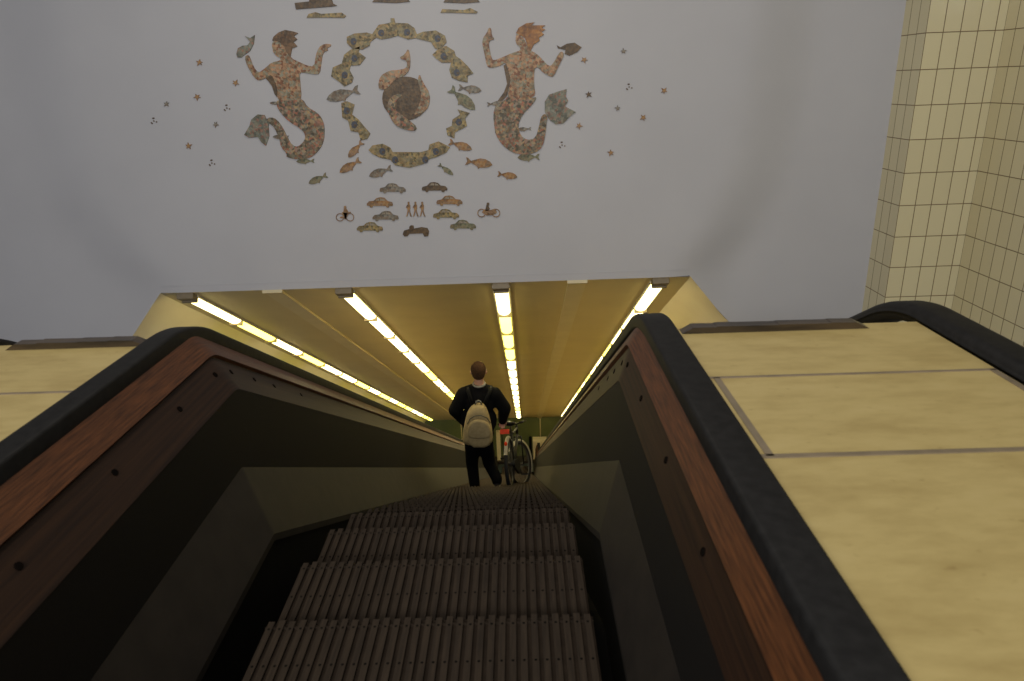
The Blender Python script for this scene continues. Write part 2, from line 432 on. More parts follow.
# ------------------------------------------------------------------ setting : floors, tunnel, walls
def struct(o): o['kind'] = 'structure'; return o
def quad_obj(name, pts, mat, thick=None):
    bm = bmesh.new(); bm.faces.new([bm.verts.new(p) for p in pts])
    o = from_bm(name, bm, mat)
    return struct(o)
o = sweep('floor', [(-3.4, -.46), (3.1, -.46), (3.1, -.52), (-3.4, -.52)], .3, M['recess']); struct(o)
zb = K2[1]
bm = bmesh.new(); add_box(bm, (-4.5, 24.30, zb-.10), (4.5, 25.0, zb-.0)); struct(from_bm('floor_bottom', bm, M['floor']))
# tunnel section (X, perpendicular height above the eye line of the slope)
CP = 1.918
SEC_R = [(1.78, CP), (2.10, 1.58), (2.52, 1.20), (2.82, .75), (3.05, .25), (3.20, -.35), (3.25, -1.0)]
SEC_L = [(-3.80, CP), (-4.16, 1.55), (-4.58, 1.15), (-4.88, .74), (-5.10, .20), (-5.24, -.38), (-5.28, -1.0)]
cI, sI = math.cos(INC), math.sin(INC)
def sec_z(p, Y): return EYE.z + p/cI - TI*Y           # height of a slope-parallel line at distance Y
Y1 = 24.66
def tunnel_strip(name, sec, mat, smooth):
    bm = bmesh.new()
    A = [bm.verts.new((x, WALL_Y, sec_z(p, WALL_Y))) for x, p in sec]
    B = [bm.verts.new((x, Y1, sec_z(p, Y1))) for x, p in sec]
    for i in range(len(sec)-1):
        f = bm.faces.new((A[i], A[i+1], B[i+1], B[i])); f.smooth = smooth
    return struct(from_bm(name, bm, mat))
tunnel_strip('ceiling', [SEC_L[0], SEC_R[0]], M['ceil_paint'], False)
tunnel_strip('wall_tunnel_right', SEC_R, M['cream_paint'], True)
tunnel_strip('wall_tunnel_left', SEC_L, M['cream_paint'], True)
quad_obj('wall_back', [(-5.2, 24.75, -14), (5.2, 24.75, -14), (5.2, 24.75, -9.6), (-5.2, 24.75, -9.6)], M['green'])
# mosaic wall as a height field, sides set back, shaped to give soft dark bands
def interp(tab, x):
    if x <= tab[0][0]: return tab[0][1]
    for (a, b), (c, d) in zip(tab[:-1], tab[1:]):
        if x <= c: return b+(d-b)*(x-a)/(c-a)
    return tab[-1][1]
def wp(x, y):
    q = on_y(x, y, WALL_Y); return q.x, q.z
cr = sorted([(wp(*p)[1], wp(*p)[0]) for p in [(792, -60), (790, 0), (778, 100), (764, 170), (735, 230), (702, 272)]])
cl = sorted([(wp(*p)[1], wp(*p)[0]) for p in [(18, -60), (25, 0), (45, 120), (70, 200), (110, 255), (148, 286)]])
def soft(d, r=.22): return 0 if d < -r else ((d+r)**2/(4*r) if d < r else d)
def wall_off(x, z):
    def sm(d): d = max(0, min(1, (d+.40)/.80)); return d*d*(3-2*d)
    return -.16*sm(x-interp(cr, z)) - .09*sm(interp(cl, z)-x)
XR = 3.70
xs = [-6.4+i*.08 for i in range(126)]
xs = [x for x in xs if x < XR-.02] + [XR, SEC_L[0][0], SEC_R[0][0]]; xs.sort()
open_tab = sorted([(x, sec_z(p, WALL_Y)) for x, p in SEC_L+SEC_R])
bm = bmesh.new(); cols = []; NZ = 44
for x in xs:
    z0 = interp(open_tab, x) if SEC_L[-1][0] <= x <= SEC_R[-1][0] else sec_z(-1.0, WALL_Y)
    z1 = 4.4
    col = []
    for i in range(NZ+1):
        z = z0+(z1-z0)*i/NZ
        col.append(bm.verts.new((x, WALL_Y-wall_off(x, z), z)))
    cols.append(col)
for A, B in zip(cols[:-1], cols[1:]):
    for i in range(NZ):
        f = bm.faces.new((A[i], B[i], B[i+1], A[i+1])); f.smooth = True
struct(from_bm('wall_front', bm, M['plaster']))
# lintel bead
bm = bmesh.new(); zl = sec_z(CP, WALL_Y)
add_box(bm, (SEC_L[0][0]+.02, WALL_Y-.004, zl+.075), (SEC_R[0][0]-.02, WALL_Y, zl+.081))
struct(from_bm('trim_1', bm, M['plaster']))
# tiled pier and side wall
YM = 6.885
yr = WALL_Y-wall_off(XR, 1.7)
c1 = on_y(923, 100, YM); c2 = on_y(990, 104, YM)
XC0, XC1 = XR, c2.x
zrow = on_y(955, 104, YM).z
TM = tile_mat('cream_tile_x', 'X', XC0, zrow)
TY = tile_mat('cream_tile_y', 'Y', YM, zrow)
quad_obj('wall_front_pier', [(XC0, YM, -2.2), (XC1, YM, -2.2), (XC1, YM, 4.4), (XC0, YM, 4.4)], TM)
quad_obj('wall_pier_side', [(XC0, YM, -2.2), (XC0, WALL_Y+.17, -2.2), (XC0, WALL_Y+.17, 4.4), (XC0, YM, 4.4)], TY)
quad_obj('wall_right', [(XC1, YM, -2.2), (XC1, YM, 4.4), (XC1, -1.5, 4.4), (XC1, -1.5, -2.2)], TY)

# ------------------------------------------------------------------ tunnel lamps and ceiling battens
def slope_pt(X, along, perp):
    return Vector((X, along*cI + perp*sI, EYE.z - along*sI + perp*cI))
ROT = Matrix(((1, 0, 0), (0, cI, sI), (0, -sI, cI)))   # local x, along, perp -> world
def slope_empty(name, X, along, perp):
    t = empty(name, slope_pt(X, along, perp)); t.rotation_euler = (-INC, 0, 0); return t
bm = bmesh.new()
add_box(bm, (-.095, 0, -.022), (.095, 1.212, 0)); housing_me = bpy.data.meshes.new('housing'); bm.normal_update(); bm.to_mesh(housing_me); bm.free(); housing_me.materials.append(M['housing'])
bm = bmesh.new()
prof = [(-.075, -.022)]+[(-.075+.15*i/8, -.022-.040*math.sin(math.pi*i/8)**.6) for i in range(1, 8)]+[(.075, -.022)]
A = [bm.verts.new((x, .040, z)) for x, z in prof]; B = [bm.verts.new((x, 1.205, z)) for x, z in prof]
for i in range(len(prof)-1):
    f = bm.faces.new((A[i], A[i+1], B[i+1], B[i])); f.smooth = True
bm.faces.new(A); bm.faces.new(B[::-1]); bm.faces.new((A[0], B[0], B[-1], A[-1]))
bmesh.ops.recalc_face_normals(bm, faces=bm.faces[:])
diff_me = []
for mm in ('tube', 'tube2'):
    me = bpy.data.meshes.new('diffuser'); bm.to_mesh(me); me.materials.append(M[mm]); diff_me.append(me)
bm.free()
bm = bmesh.new(); add_box(bm, (-.078, .0, -.076), (.078, .034, -.020)); ring_me = bpy.data.meshes.new('end_cap'); bm.normal_update(); bm.to_mesh(ring_me); bm.free(); ring_me.materials.append(M['gear'])
bm = bmesh.new(); add_box(bm, (-.085, -.105, -.060), (.085, -.003, 0)); gear_me = bpy.data.meshes.new('gear_box'); bm.normal_update(); bm.to_mesh(gear_me); bm.free(); gear_me.materials.append(M['gear'])
GLOW = 15.0
rows = [(-3.545, 'leftmost'), (-1.865, 'second from left'), (-.205, 'third from left'), (1.475, 'rightmost')]
for X, rn in rows:
    for i in range(16):
        t = slope_empty('fluorescent_light', X, 7.285+1.222*i, CP)
        yel = random.random() < .28
        for nm, me in (('housing', housing_me), ('diffuser', diff_me[1 if yel else 0]), ('end_cap', ring_me)):
            o = bpy.data.objects.new(nm, me); COL.objects.link(o); o.parent = t
        if i == 0:
            o = bpy.data.objects.new('gear_box', gear_me); COL.objects.link(o); o.parent = t
        sl = bpy.data.lights.new('tube_glow', 'SPOT'); sl.energy = GLOW; sl.color = (1.0, .86, .56); sl.spot_size = math.radians(158); sl.spot_blend = .7; sl.shadow_soft_size = 0
        so = bpy.data.objects.new('tube_glow', sl); COL.objects.link(so); so.location = slope_pt(X, 7.285+1.222*i+.6, CP-.075); so.rotation_euler = (-INC, 0, 0)
        tag(t, 'lit tube light, %s from the top in the %s tunnel ceiling row' % (ordinal(i), rn), 'light', 'tunnel ceiling lights')
for n, (X, w) in enumerate(((-2.61, .19), (.60, .19))):
    bm = bmesh.new(); add_box(bm, (-w/2, 0, -.022), (w/2, 20.4, 0))
    add_box(bm, (-w/2-.01, -.04, -.034), (w/2+.01, 0, 0))
    o = from_bm('trim_%d' % (n+2), bm, M['batten']); o.location = slope_pt(X, 7.20, CP); o.rotation_euler = (-INC, 0, 0); struct(o)

# ------------------------------------------------------------------ wall mosaic
TH = .014
def px_poly(pts, ox, oy, s): return [wp(ox+x/s, oy+y/s) for x, y in pts]
def slab(name, poly, mat, parent=None, org=(0, 0), lift=0.0, th=TH):
    bm = bmesh.new()
    A = [bm.verts.new((x-org[0], -th-lift, z-org[1])) for x, z in poly]
    f = bm.faces.new(A)
    r = bmesh.ops.extrude_face_region(bm, geom=[f])
    bmesh.ops.translate(bm, vec=(0, th-.0005, 0), verts=[v for v in r['geom'] if isinstance(v, bmesh.types.BMVert)])
    bmesh.ops.triangulate(bm, faces=[f for f in bm.faces if len(f.verts) > 4])
    return from_bm(name, bm, mat, parent)
def cen(poly): return (sum(p[0] for p in poly)/len(poly), sum(p[1] for p in poly)/len(poly))
def chaikin(p, n=1):
    for _ in range(n):
        q = []
        for i in range(len(p)):
            a, b = p[i], p[(i+1) % len(p)]
            q += [(a[0]*.75+b[0]*.25, a[1]*.75+b[1]*.25), (a[0]*.25+b[0]*.75, a[1]*.25+b[1]*.75)]
        p = q
    return p
C1 = (220, 0, 3.935); C2 = (380, 0, 3.935); C3 = (290, 140, 4.254)
def thing_at(name, c, label, cat, group=None):
    t = empty(name, (c[0], WALL_Y, c[1])); tag(t, label, cat, group); return t
def circle(cx, cy, r, n=14, ry=None): return [(cx+r*math.cos(2*math.pi*i/n), cy+(ry or r)*math.sin(2*math.pi*i/n)) for i in range(n)]

def figure(name, label, cat, parts, group=None):
    """parts: (name, pixel polygon, crop, material, level, smoothing)"""
    allp = [px_poly(chaikin(p, sm), *c) for _, p, c, _, _, sm in parts]
    org = cen([q for pl in allp for q in pl])
    t = thing_at(name, org, label, cat, group)
    for (nm, p, c, m, lv, sm), pl in zip(parts, allp):
        slab(nm, pl, M[m], t, org, th=TH*(1+.25*lv))
    return t

body_l = [(212,158),(205,178),(209,192),(210,205),(225,222),(238,228),(240,238),(205,245),(180,268),(152,288),(132,262),(120,228),(112,215),(98,225),(110,262),(138,308),(155,318),(185,305),(205,292),(217,320),(228,352),(226,385),(240,400),(310,400),(322,385),(316,320),(314,284),(335,286),(372,293),(394,290),(399,250),(406,206),(428,198),(420,190),(437,182),(438,174),(412,172),(390,186),(378,218),(372,262),(342,258),(305,240),(282,230),(270,205),(255,180),(235,165)]
tail_l = [(228,392),(222,412),(240,445),(275,480),(318,505),(338,530),(333,555),(308,578),(285,572),(268,545),(250,505),(225,470),(200,460),(182,470),(196,486),(215,500),(235,545),(242,580),(265,605),(262,618),(310,628),(355,622),(390,592),(410,555),(413,500),(402,465),(382,442),(345,422),(325,388),(300,394),(262,396)]
hair_l = [(207,160),(212,145),(232,128),(258,118),(290,124),(308,130),(292,142),(305,155),(290,165),(305,182),(285,190),(278,225),(264,207),(255,182),(236,166),(220,160)]
back_l = [(178,306),(204,293),(216,320),(227,352),(225,382),(216,370),(206,340),(192,320)]
fluke_l = [(176,452),(150,450),(125,470),(118,495),(97,530),(115,541),(150,538),(165,560),(182,573),(195,535),(192,492),(198,480),(184,468)]
figure('mosaic_mermaid', 'mosaic mermaid with dark brown hair on the grey wall, left of the ring', 'mosaic', [
    ('torso', body_l, C1, 'm_skin', 0, 1), ('tail', tail_l, C1, 'm_tail', .5, 1), ('hair', hair_l, C1, 'm_hair', .7, 0),
    ('loose_hair', back_l, C1, 'm_dark', -.4, 0), ('tail_fluke', fluke_l, C1, 'm_fluke', .8, 0)], 'mosaic mermaids')
body_r = [(540,125),(532,155),(537,175),(548,182),(555,198),(520,208),(490,222),(450,238),(440,232),(430,190),(428,160),(452,154),(440,140),(438,112),(428,108),(420,130),(405,150),(402,175),(412,215),(420,260),(435,268),(475,258),(495,245),(505,275),(515,310),(508,345),(500,390),(520,400),(595,385),(612,372),(605,330),(607,270),(620,262),(640,285),(672,303),(685,298),(705,255),(726,214),(714,200),(700,215),(680,252),(665,262),(640,235),(615,210),(590,198),(580,180),(565,150)]
tail_r = [(502,378),(490,395),(455,412),(445,450),(450,500),(455,530),(480,570),(520,600),(560,608),(610,602),(640,577),(652,520),(655,480),(660,462),(648,445),(632,462),(625,500),(612,543),(580,552),(552,532),(542,492),(560,450),(600,410),(618,382),(600,384),(540,395)]
hair_r = [(535,130),(545,110),(575,92),(607,88),(595,100),(650,100),(635,110),(650,116),(635,126),(645,136),(625,148),(628,160),(605,175),(590,203),(580,180),(570,150),(555,140)]
back_r = [(486,258),(497,250),(505,275),(514,310),(507,345),(500,375),(482,396),(462,398),(488,362),(500,330)]
fluke_r = [(648,440),(648,400),(665,372),(700,360),(734,350),(730,378),(740,395),(727,418),(770,440),(750,455),(720,485),(690,488),(668,472),(660,462)]
figure('mosaic_mermaid', 'mosaic mermaid with auburn windblown hair on the grey wall, right of the ring', 'mosaic', [
    ('torso', body_r, C2, 'm_skin', 0, 1), ('tail', tail_r, C2, 'm_tail', .5, 1), ('hair', hair_r, C2, 'm_redhair', .7, 0),
    ('loose_hair', back_r, C2, 'm_dark', -.4, 0), ('tail_fluke', fluke_r, C2, 'm_fluke', .8, 0)], 'mosaic mermaids')
def single(name, poly, crop, mat, label, cat='mosaic', group=None, sm=0):
    pl = px_poly(chaikin(poly, sm), *crop); c = cen(pl)
    o = slab(name, pl, M[mat], None, c); o.location = (c[0], WALL_Y, c[1]); tag(o, label, cat, group); return o
single('mosaic_fish', [(66,212),(72,190),(90,180),(110,178),(120,165),(100,142),(120,150),(138,138),(134,172),(120,200),(97,216),(86,226),(70,226)], C1, 'm_fluke', 'greenish mosaic fish held up by the dark-haired mermaid', 'mosaic')
single('mosaic_shell', [(695,178),(710,186),(735,172),(765,168),(793,186),(775,205),(745,219),(726,212),(730,196),(700,190)], C2, 'm_dark', 'brown mosaic shell held up by the auburn-haired mermaid', 'mosaic')
RG = 'shell pieces of the mosaic ring'
def ringpiece(poly, eyes, label):
    parts = [('band', poly, C1, 'm_ochre', 0, 0)]
    for (x, y) in eyes:
        parts.append(('blue_spot', circle(x, y, 12, 12, 14), C1, 'blue_eye', 1, 0))
        parts.append(('spot_centre', circle(x+4, y+3, 5), C1, 'm_dark', 2, 0))
    figure('mosaic_shell_band', label, 'mosaic', parts, RG)
ringpiece([(578,128),(600,134),(610,120),(625,98),(660,92),(672,88),(672,72),(686,72),(690,90),(740,92),(765,110),(775,135),(800,125),(850,120),(885,140),(892,165),(875,185),(860,195),(845,190),(830,165),(800,158),(770,150),(740,155),(700,140),(665,150),(635,155),(615,148),(592,165),(590,180),(560,195),(520,190),(500,170),(500,145),(530,132)], [(635,130),(737,127),(527,163),(857,152)], 'long ochre mosaic shell band with blue spots, top of the ring')
ringpiece([(836,215),(860,192),(890,180),(922,200),(928,220),(950,235),(975,260),(997,288),(975,298),(974,324),(940,318),(912,305),(902,275),(910,246),(872,246),(850,230)], [(880,222),(932,285)], 'ochre mosaic shell band at the upper right of the ring')
ringpiece([(438,300),(445,265),(480,250),(490,215),(515,195),(552,183),(546,205),(574,226),(550,256),(515,258),(510,275),(526,305),(520,325),(490,340),(470,322)], [(530,230),(492,295)], 'ochre mosaic shell band at the upper left of the ring')
ringpiece([(478,405),(500,398),(530,411),(520,450),(545,470),(570,500),(592,525),(580,546),(555,552),(545,520),(515,515),(505,475),(482,462)], [(500,435),(530,490)], 'ochre mosaic shell band at the lower left of the ring')
ringpiece([(935,430),(982,444),(965,465),(972,495),(945,510),(925,520),(922,544),(895,532),(890,505),(912,495),(915,470),(945,450)], [(940,480)], 'small ochre mosaic shell band at the lower right of the ring')
ringpiece([(585,590),(600,572),(640,565),(670,580),(680,598),(740,598),(790,598),(820,590),(825,568),(860,556),(905,578),(890,600),(850,618),(825,625),(800,645),(745,660),(690,650),(670,628),(630,620),(600,605)], [(640,595),(850,595),(690,628),(808,628)], 'long ochre mosaic shell band with blue spots, bottom of the ring')
figure('mosaic_roundel', 'round dark mosaic with curling dolphins in the middle of the ring', 'mosaic', [
    ('disc', circle(731, 387, 92, 28, 86), C1, 'm_dark', 0, 0),
    ('dolphin', [(622,345),(630,300),(665,278),(705,275),(735,268),(738,240),(703,228),(728,215),(742,188),(750,230),(747,275),(724,300),(690,310),(662,345),(640,354)], C1, 'm_skin', 1, 1),
    ('dolphin', [(785,288),(797,320),(828,370),(822,420),(802,442),(775,447),(756,464),(792,400),(790,350),(778,320)], C1, 'm_skin', 1, 1),
    ('dolphin', [(660,440),(663,392),(690,370),(724,370),(692,397),(688,430),(712,450),(742,470),(777,500),(765,517),(720,507),(688,492)], C1, 'm_tail', 1.5, 1)])
def oriented(shape, cx, cy, L, ang, flip=1):
    """shape in unit length (x right = head, y up) -> pixel polygon round (cx,cy)"""
    a = math.radians(ang); ca, sa = math.cos(a), math.sin(a)
    return [(cx+L*(flip*x*ca-y*sa*1), cy-L*(flip*x*sa+y*ca)) for x, y in shape]
FISH = [(.5,0),(.40,.10),(.22,.17),(.02,.17),(-.18,.09),(-.30,.03),(-.42,.13),(-.5,.14),(-.44,0),(-.5,-.14),(-.42,-.12),(-.30,-.03),(-.18,-.08),(-.05,-.14),(.0,-.22),(.06,-.16),(.22,-.15),(.40,-.09)]
FULL = (0, 0, 1.0)
fishes = [ # cx, cy, length, angle of head, material, label
 (343,94.5,34,197,'m_grey','largest grey-pink mosaic fish at the left gap of the ring'),
 (470,89,23,-8,'m_grey','small grey mosaic fish at the right of the ring, above the larger one'),
 (462.5,99,33,-40,'m_green','large green mosaic fish slanting down at the right gap of the ring'),
 (355.5,149.5,21,228,'m_orange','steep pinkish mosaic fish below the left ring pieces'),
 (350,166,24,212,'m_orange','orange mosaic fish below the steep pinkish fish at left'),
 (318,179,20,205,'m_green','dark green mosaic fish, lowest at the left below the mermaid tail'),
 (380.5,172,24,200,'m_grey','grey mosaic fish just under the bottom shell band, left side'),
 (446,169.5,18,-36,'m_green','small dark green mosaic fish under the right of the bottom shell band'),
 (460.5,145.5,24,-18,'m_orange','orange mosaic fish right of the bottom shell band'),
 (479,162.8,27,-8,'m_orange','pink-orange mosaic fish below and right of the bottom shell band'),
 (507.5,175.3,20,-9,'m_orange','slim brown mosaic fish, lowest at the right below the mermaid tail'),
 (275.5,103,11,180,'m_grey','tiny grey mosaic fish across the left mermaid waist'),
 (281,137,16,178,'m_grey','thin grey mosaic fish across the left mermaid tail bend'),
 (305.5,161,18,182,'m_green','thin green mosaic fish under the left mermaid tail'),
 (496,103.5,18,5,'m_grey','grey mosaic fish across the right mermaid hip'),
 (524,129,14,184,'m_grey','thin grey mosaic fish inside the right mermaid tail bend'),
 (528.5,157,22,182,'m_green','thin green mosaic fish under the right mermaid tail')]
for cx, cy, L, a, m, lab in fishes:
    sh = FISH if L > 18.5 else [(x, y*.8) for x, y in FISH]
    fl = -1 if 90 < (a % 360) < 270 else 1
    single('mosaic_fish', oriented(sh if fl > 0 else [(x, -y) for x, y in sh], cx, cy, L, a), FULL, m, lab, 'mosaic', 'mosaic fish')
# strips cut by the top of the picture
for pl, lab in (([(295,12),(352,6),(352,-6),(440,-6),(446,14),(462,22),(440,26),(300,37)], 'broad brown mosaic boat shape at the top edge, left'),
                ([(342,70),(350,55),(378,48),(400,55),(480,50),(497,62),(490,70),(420,69)], 'slim green-brown mosaic strip under the boat shape at top left'),
                ([(600,8),(612,-6),(740,-6),(748,7),(690,12)], 'mosaic boat shape at the top edge, middle, over the ring'),
                ([(880,9),(890,-6),(1012,-6),(1022,8),(960,13)], 'brown mosaic boat shape at the top edge, right'),
                ([(868,50),(875,36),(960,40),(985,32),(1014,46),(1008,53),(900,50)], 'slim brown mosaic strip under the boat shape at top right')):
    single('mosaic_boat', pl, C1, 'm_ochre' if 'slim' in lab else 'm_dark', lab, 'mosaic', 'mosaic boats at the top')
CAR = [(-.5,-.06),(-.47,.03),(-.30,.07),(-.17,.20),(.0,.22),(.14,.18),(.24,.08),(.42,.06),(.5,-.02),(.5,-.10),(.40,-.11),(.385,-.15),(.34,-.18),(.285,-.16),(.265,-.11),(-.23,-.11),(-.245,-.15),(-.30,-.18),(-.345,-.16),(-.365,-.11),(-.48,-.11)]
WIN = [(-.20,.09),(-.13,.165),(-.01,.18),(-.01,.09)]
WIN2 = [(.02,.09),(.02,.175),(.11,.145),(.17,.09)]
cars = [(392.7,188.7,26,0,'m_grey','greyish mosaic car, left of the top row'),(434.6,187.5,25.5,0,'m_dark','brown mosaic car, right of the top row'),
 (380,202.8,26,1,'m_orange','orange mosaic car in the second row, left of the walkers'),(449.4,201.1,26,0,'m_orange','bright orange mosaic car in the second row, right of the walkers'),
 (385.7,216.4,26,1,'m_grey','grey mosaic car in the third row, left of the walkers'),(446,214.5,26,0,'m_ochre','orange-brown mosaic car in the third row, right of the walkers'),
 (370,227.5,26,1,'m_ochre','ochre mosaic car in the bottom row, far left'),(463,225.3,26,0,'m_green','green mosaic car in the bottom row, far right')]
for cx, cy, L, fl, m, lab in cars:
    f = lambda s: oriented([(x*(-1 if fl else 1), y) for x, y in s], cx, cy, L, 0)
    figure('mosaic_car', lab, 'mosaic', [('car_body', f(CAR), FULL, m, 0, 0), ('window', f(WIN), FULL, 'm_window', 1, 0), ('window', f(WIN2), FULL, 'm_window', 1, 0)], 'mosaic cars')
single('mosaic_car', [(480,400),(485,385),(508,378),(508,368),(515,362),(526,364),(528,376),(560,370),(585,374),(592,388),(588,408),(572,410),(565,396),(508,398),(500,408),(488,410)], C3, 'm_dark', 'open-topped brown mosaic car with its driver, lowest of all the cars', 'mosaic', 'mosaic cars')
WALK = [(-.06,.5),(.05,.5),(.08,.42),(.04,.34),(.12,.28),(.13,.05),(.10,-.1),(.22,-.44),(.27,-.5),(.14,-.5),(.02,-.14),(-.10,-.48),(-.22,-.5),(-.17,-.44),(-.09,-.08),(-.13,.08),(-.22,.12),(-.12,.28),(-.05,.34),(-.09,.42)]
for i, cx in enumerate((408.7, 415.5, 422.3)):
    single('mosaic_walker', oriented([(x*.85, y) for x, y in WALK], cx, 208.9, 14.5, 0), FULL, 'm_orange',
           ('left', 'middle', 'right')[i]+' one of the three small mosaic walkers among the cars', 'mosaic', 'mosaic walkers')
def ring_poly(cx, cy, r, t, n=20):
    return [(cx+r*math.cos(2*math.pi*i/n), cy+r*math.sin(2*math.pi*i/n)) for i in range(n)], [(cx+(r-t)*math.cos(2*math.pi*i/n), cy+(r-t)*math.sin(2*math.pi*i/n)) for i in range(n)]
def ring_slab(name, cx, cy, r, t, crop, mat, parent, org):
    a, b = ring_poly(cx, cy, r, t); a = px_poly(a, *crop); b = px_poly(b, *crop); bm = bmesh.new(); n = len(a)
    L = [[bm.verts.new((x-org[0], y, z-org[1])) for x, z in pl] for pl in (a, b) for y in (-TH, -.0005)]
    for i in range(n):
        j = (i+1) % n
        bm.faces.new((L[0][i], L[0][j], L[2][j], L[2][i])); bm.faces.new((L[1][i], L[1][j], L[0][j], L[0][i])); bm.faces.new((L[2][i], L[2][j], L[3][j], L[3][i]))
    return from_bm(name, bm, mat, parent)
def two_wheeler(name, label, wheels, t, polys):
    org = px_poly([polys[0][0]], *C3)[0]
    th = thing_at(name, org, label, 'mosaic')
    for (cx, cy, r) in wheels: ring_slab('wheel', cx, cy, r, t, C3, M['m_orange'], th, org)
    for nm, p, m in [('rider', polys[0], 'm_orange' if 'cyclist' in name and 'motor' not in name else 'm_dark'), ('frame', polys[1], 'm_orange')]: slab(nm, px_poly(p, *C3), M[m], th, org, th=TH*1.15)
two_wheeler('mosaic_cyclist', 'small mosaic cyclist on a bicycle, left of the mosaic cars', [(213,328,17), (256,328,17)], 2.4,
            [[(231,280),(239,280),(241,292),(247,302),(251,308),(246,312),(243,318),(240,336),(233,336),(232,318),(227,312),(229,296)],
             [(222,306),(246,310),(256,304),(260,308),(250,314),(238,334),(232,333),(214,331),(214,326),(226,324)]])
two_wheeler('mosaic_motorcyclist', 'small mosaic motorcyclist, right of the mosaic cars', [(815,310,18), (876,310,18)], 3.2,
            [[(838,266),(847,266),(848,274),(844,280),(850,292),(842,300),(830,300),(834,282)],
             [(816,306),(828,294),(850,298),(872,292),(880,306),(874,312),(862,318),(838,320),(826,314)]])
# small scattered pieces
STAR = [(.5,.05),(.16,.18),(.1,.5),(-.1,.2),(-.5,.25),(-.2,-.05),(-.3,-.5),(.05,-.22),(.4,-.4),(.22,-.08)]
specks = [(199.6,62.5,'m_orange','left of the mermaid, highest on that side'),(197.3,97,'m_orange','left of the mermaid, below the highest'),(166.7,104,'m_grey','farthest left, small and grey'),
 (216,124.5,'m_grey','grey, left of the mermaid fluke'),(189,146,'m_orange','lowest on the left side'),(236,83,'m_orange','beside the left mermaid elbow'),
 (623.5,51,'m_grey','grey, highest on the right side'),(664,90.5,'m_orange','farthest right'),(617.4,108,'m_grey','small and grey, on the right side'),(643,117.5,'m_orange','second from the far right'),
 (610.5,152.7,'m_orange','lowest on the right side'),(584,60,'m_orange','under the shell of the right mermaid'),(588.5,94.5,'m_dark','right of the right mermaid fluke'),(579,126,'m_orange','below the right mermaid fluke')]
for i, (x, y, m, lab) in enumerate(specks):
    single('mosaic_star', oriented(STAR, x, y, 6.6 if m != 'm_grey' else 5.6, 37*i), FULL, m, 'tiny star-shaped mosaic piece on the grey wall, '+lab, 'mosaic', 'tiny mosaic stars')
for x, y, lab in ((154,121,'farthest left'),(227,108,'near the left mermaid elbow'),(212,163,'below left mermaid fluke'),(629,87,'on the far right side'),(562,145,'below right mermaid fluke')):
    t = None; bm = bmesh.new(); c = wp(x, y)
    for i in range(6):
        a = i*2.2; r = 2.9 if i else 0
        q = wp(x+r*math.cos(a), y+r*math.sin(a))
        bmesh.ops.create_cone(bm, cap_ends=True, segments=8, radius1=.0065, radius2=.0065, depth=.008, matrix=Matrix.Translation((q[0]-c[0], -.0045, q[1]-c[1])) @ Matrix.Rotation(math.pi/2, 4, 'X'))
    o = from_bm('mosaic_dots', bm, M['m_dark']); o.location = (c[0], WALL_Y, c[1]); tag(o, 'cluster of tiny mosaic dots on the grey wall, '+lab, 'mosaic', 'mosaic dot clusters')

# ------------------------------------------------------------------ things at the foot of the escalator
def at_px(x, y, Y): return on_y(x, y, Y)
t = empty('wall_cabinet', (at_px(540, 455, 24.4).x, 24.52, zb)); tag(t, 'pale cream cabinet by the green wall at the foot of the escalator', 'cabinet')
ztop = at_px(540, 440.5, 24.36).z-zb
bm = bmesh.new(); add_box(bm, (-.27, -.16, .04), (.27, .16, ztop)); from_bm('body', bm, M['cream_paint'], t)
bm = bmesh.new(); add_box(bm, (-.25, -.175, .07), (.25, -.161, ztop-.03)); from_bm('door', bm, M['cream_paint'], t)
bm = bmesh.new(); add_box(bm, (-.26, -.15, 0), (.26, .15, .04)); from_bm('plinth', bm, M['bike_black'], t)
bm = bmesh.new(); add_box(bm, (-.05, -.12, 0), (.05, .12, ztop+.05))
o = from_bm('dark_post', bm, M['recess']); o.location = (t.location.x-.36, 24.50, zb); tag(o, 'dark square post beside the pale cabinet at the foot of the escalator', 'post')
def conduit(x, y0, y1, lab, mat='batten', w=.02):
    a, b = at_px(x, y0, 24.72), at_px(x, y1, 24.72)
    bm = bmesh.new(); add_tube(bm, [(0, 0, b.z-a.z), (0, 0, 0)], w, 8); o = from_bm('conduit_pipe', bm, M[mat]); o.location = (a.x, 24.725, a.z); tag(o, lab, 'pipe', 'pipes on the green wall')
conduit(540, 417, 440, 'thin pale pipe on the green wall above the cream cabinet')
conduit(461, 424, 444, 'thin pale pipe on the green wall left of the man')
bm = bmesh.new(); add_box(bm, (-.075, -.06, 0), (.075, .06, at_px(498, 432, 24.4).z-zb))
o = from_bm('pale_post', bm, M['cream_paint']); o.location = (at_px(498.5, 445, 24.4).x, 24.5, zb); tag(o, 'pale yellow post at the escalator foot, seen between man and bicycle', 'post')

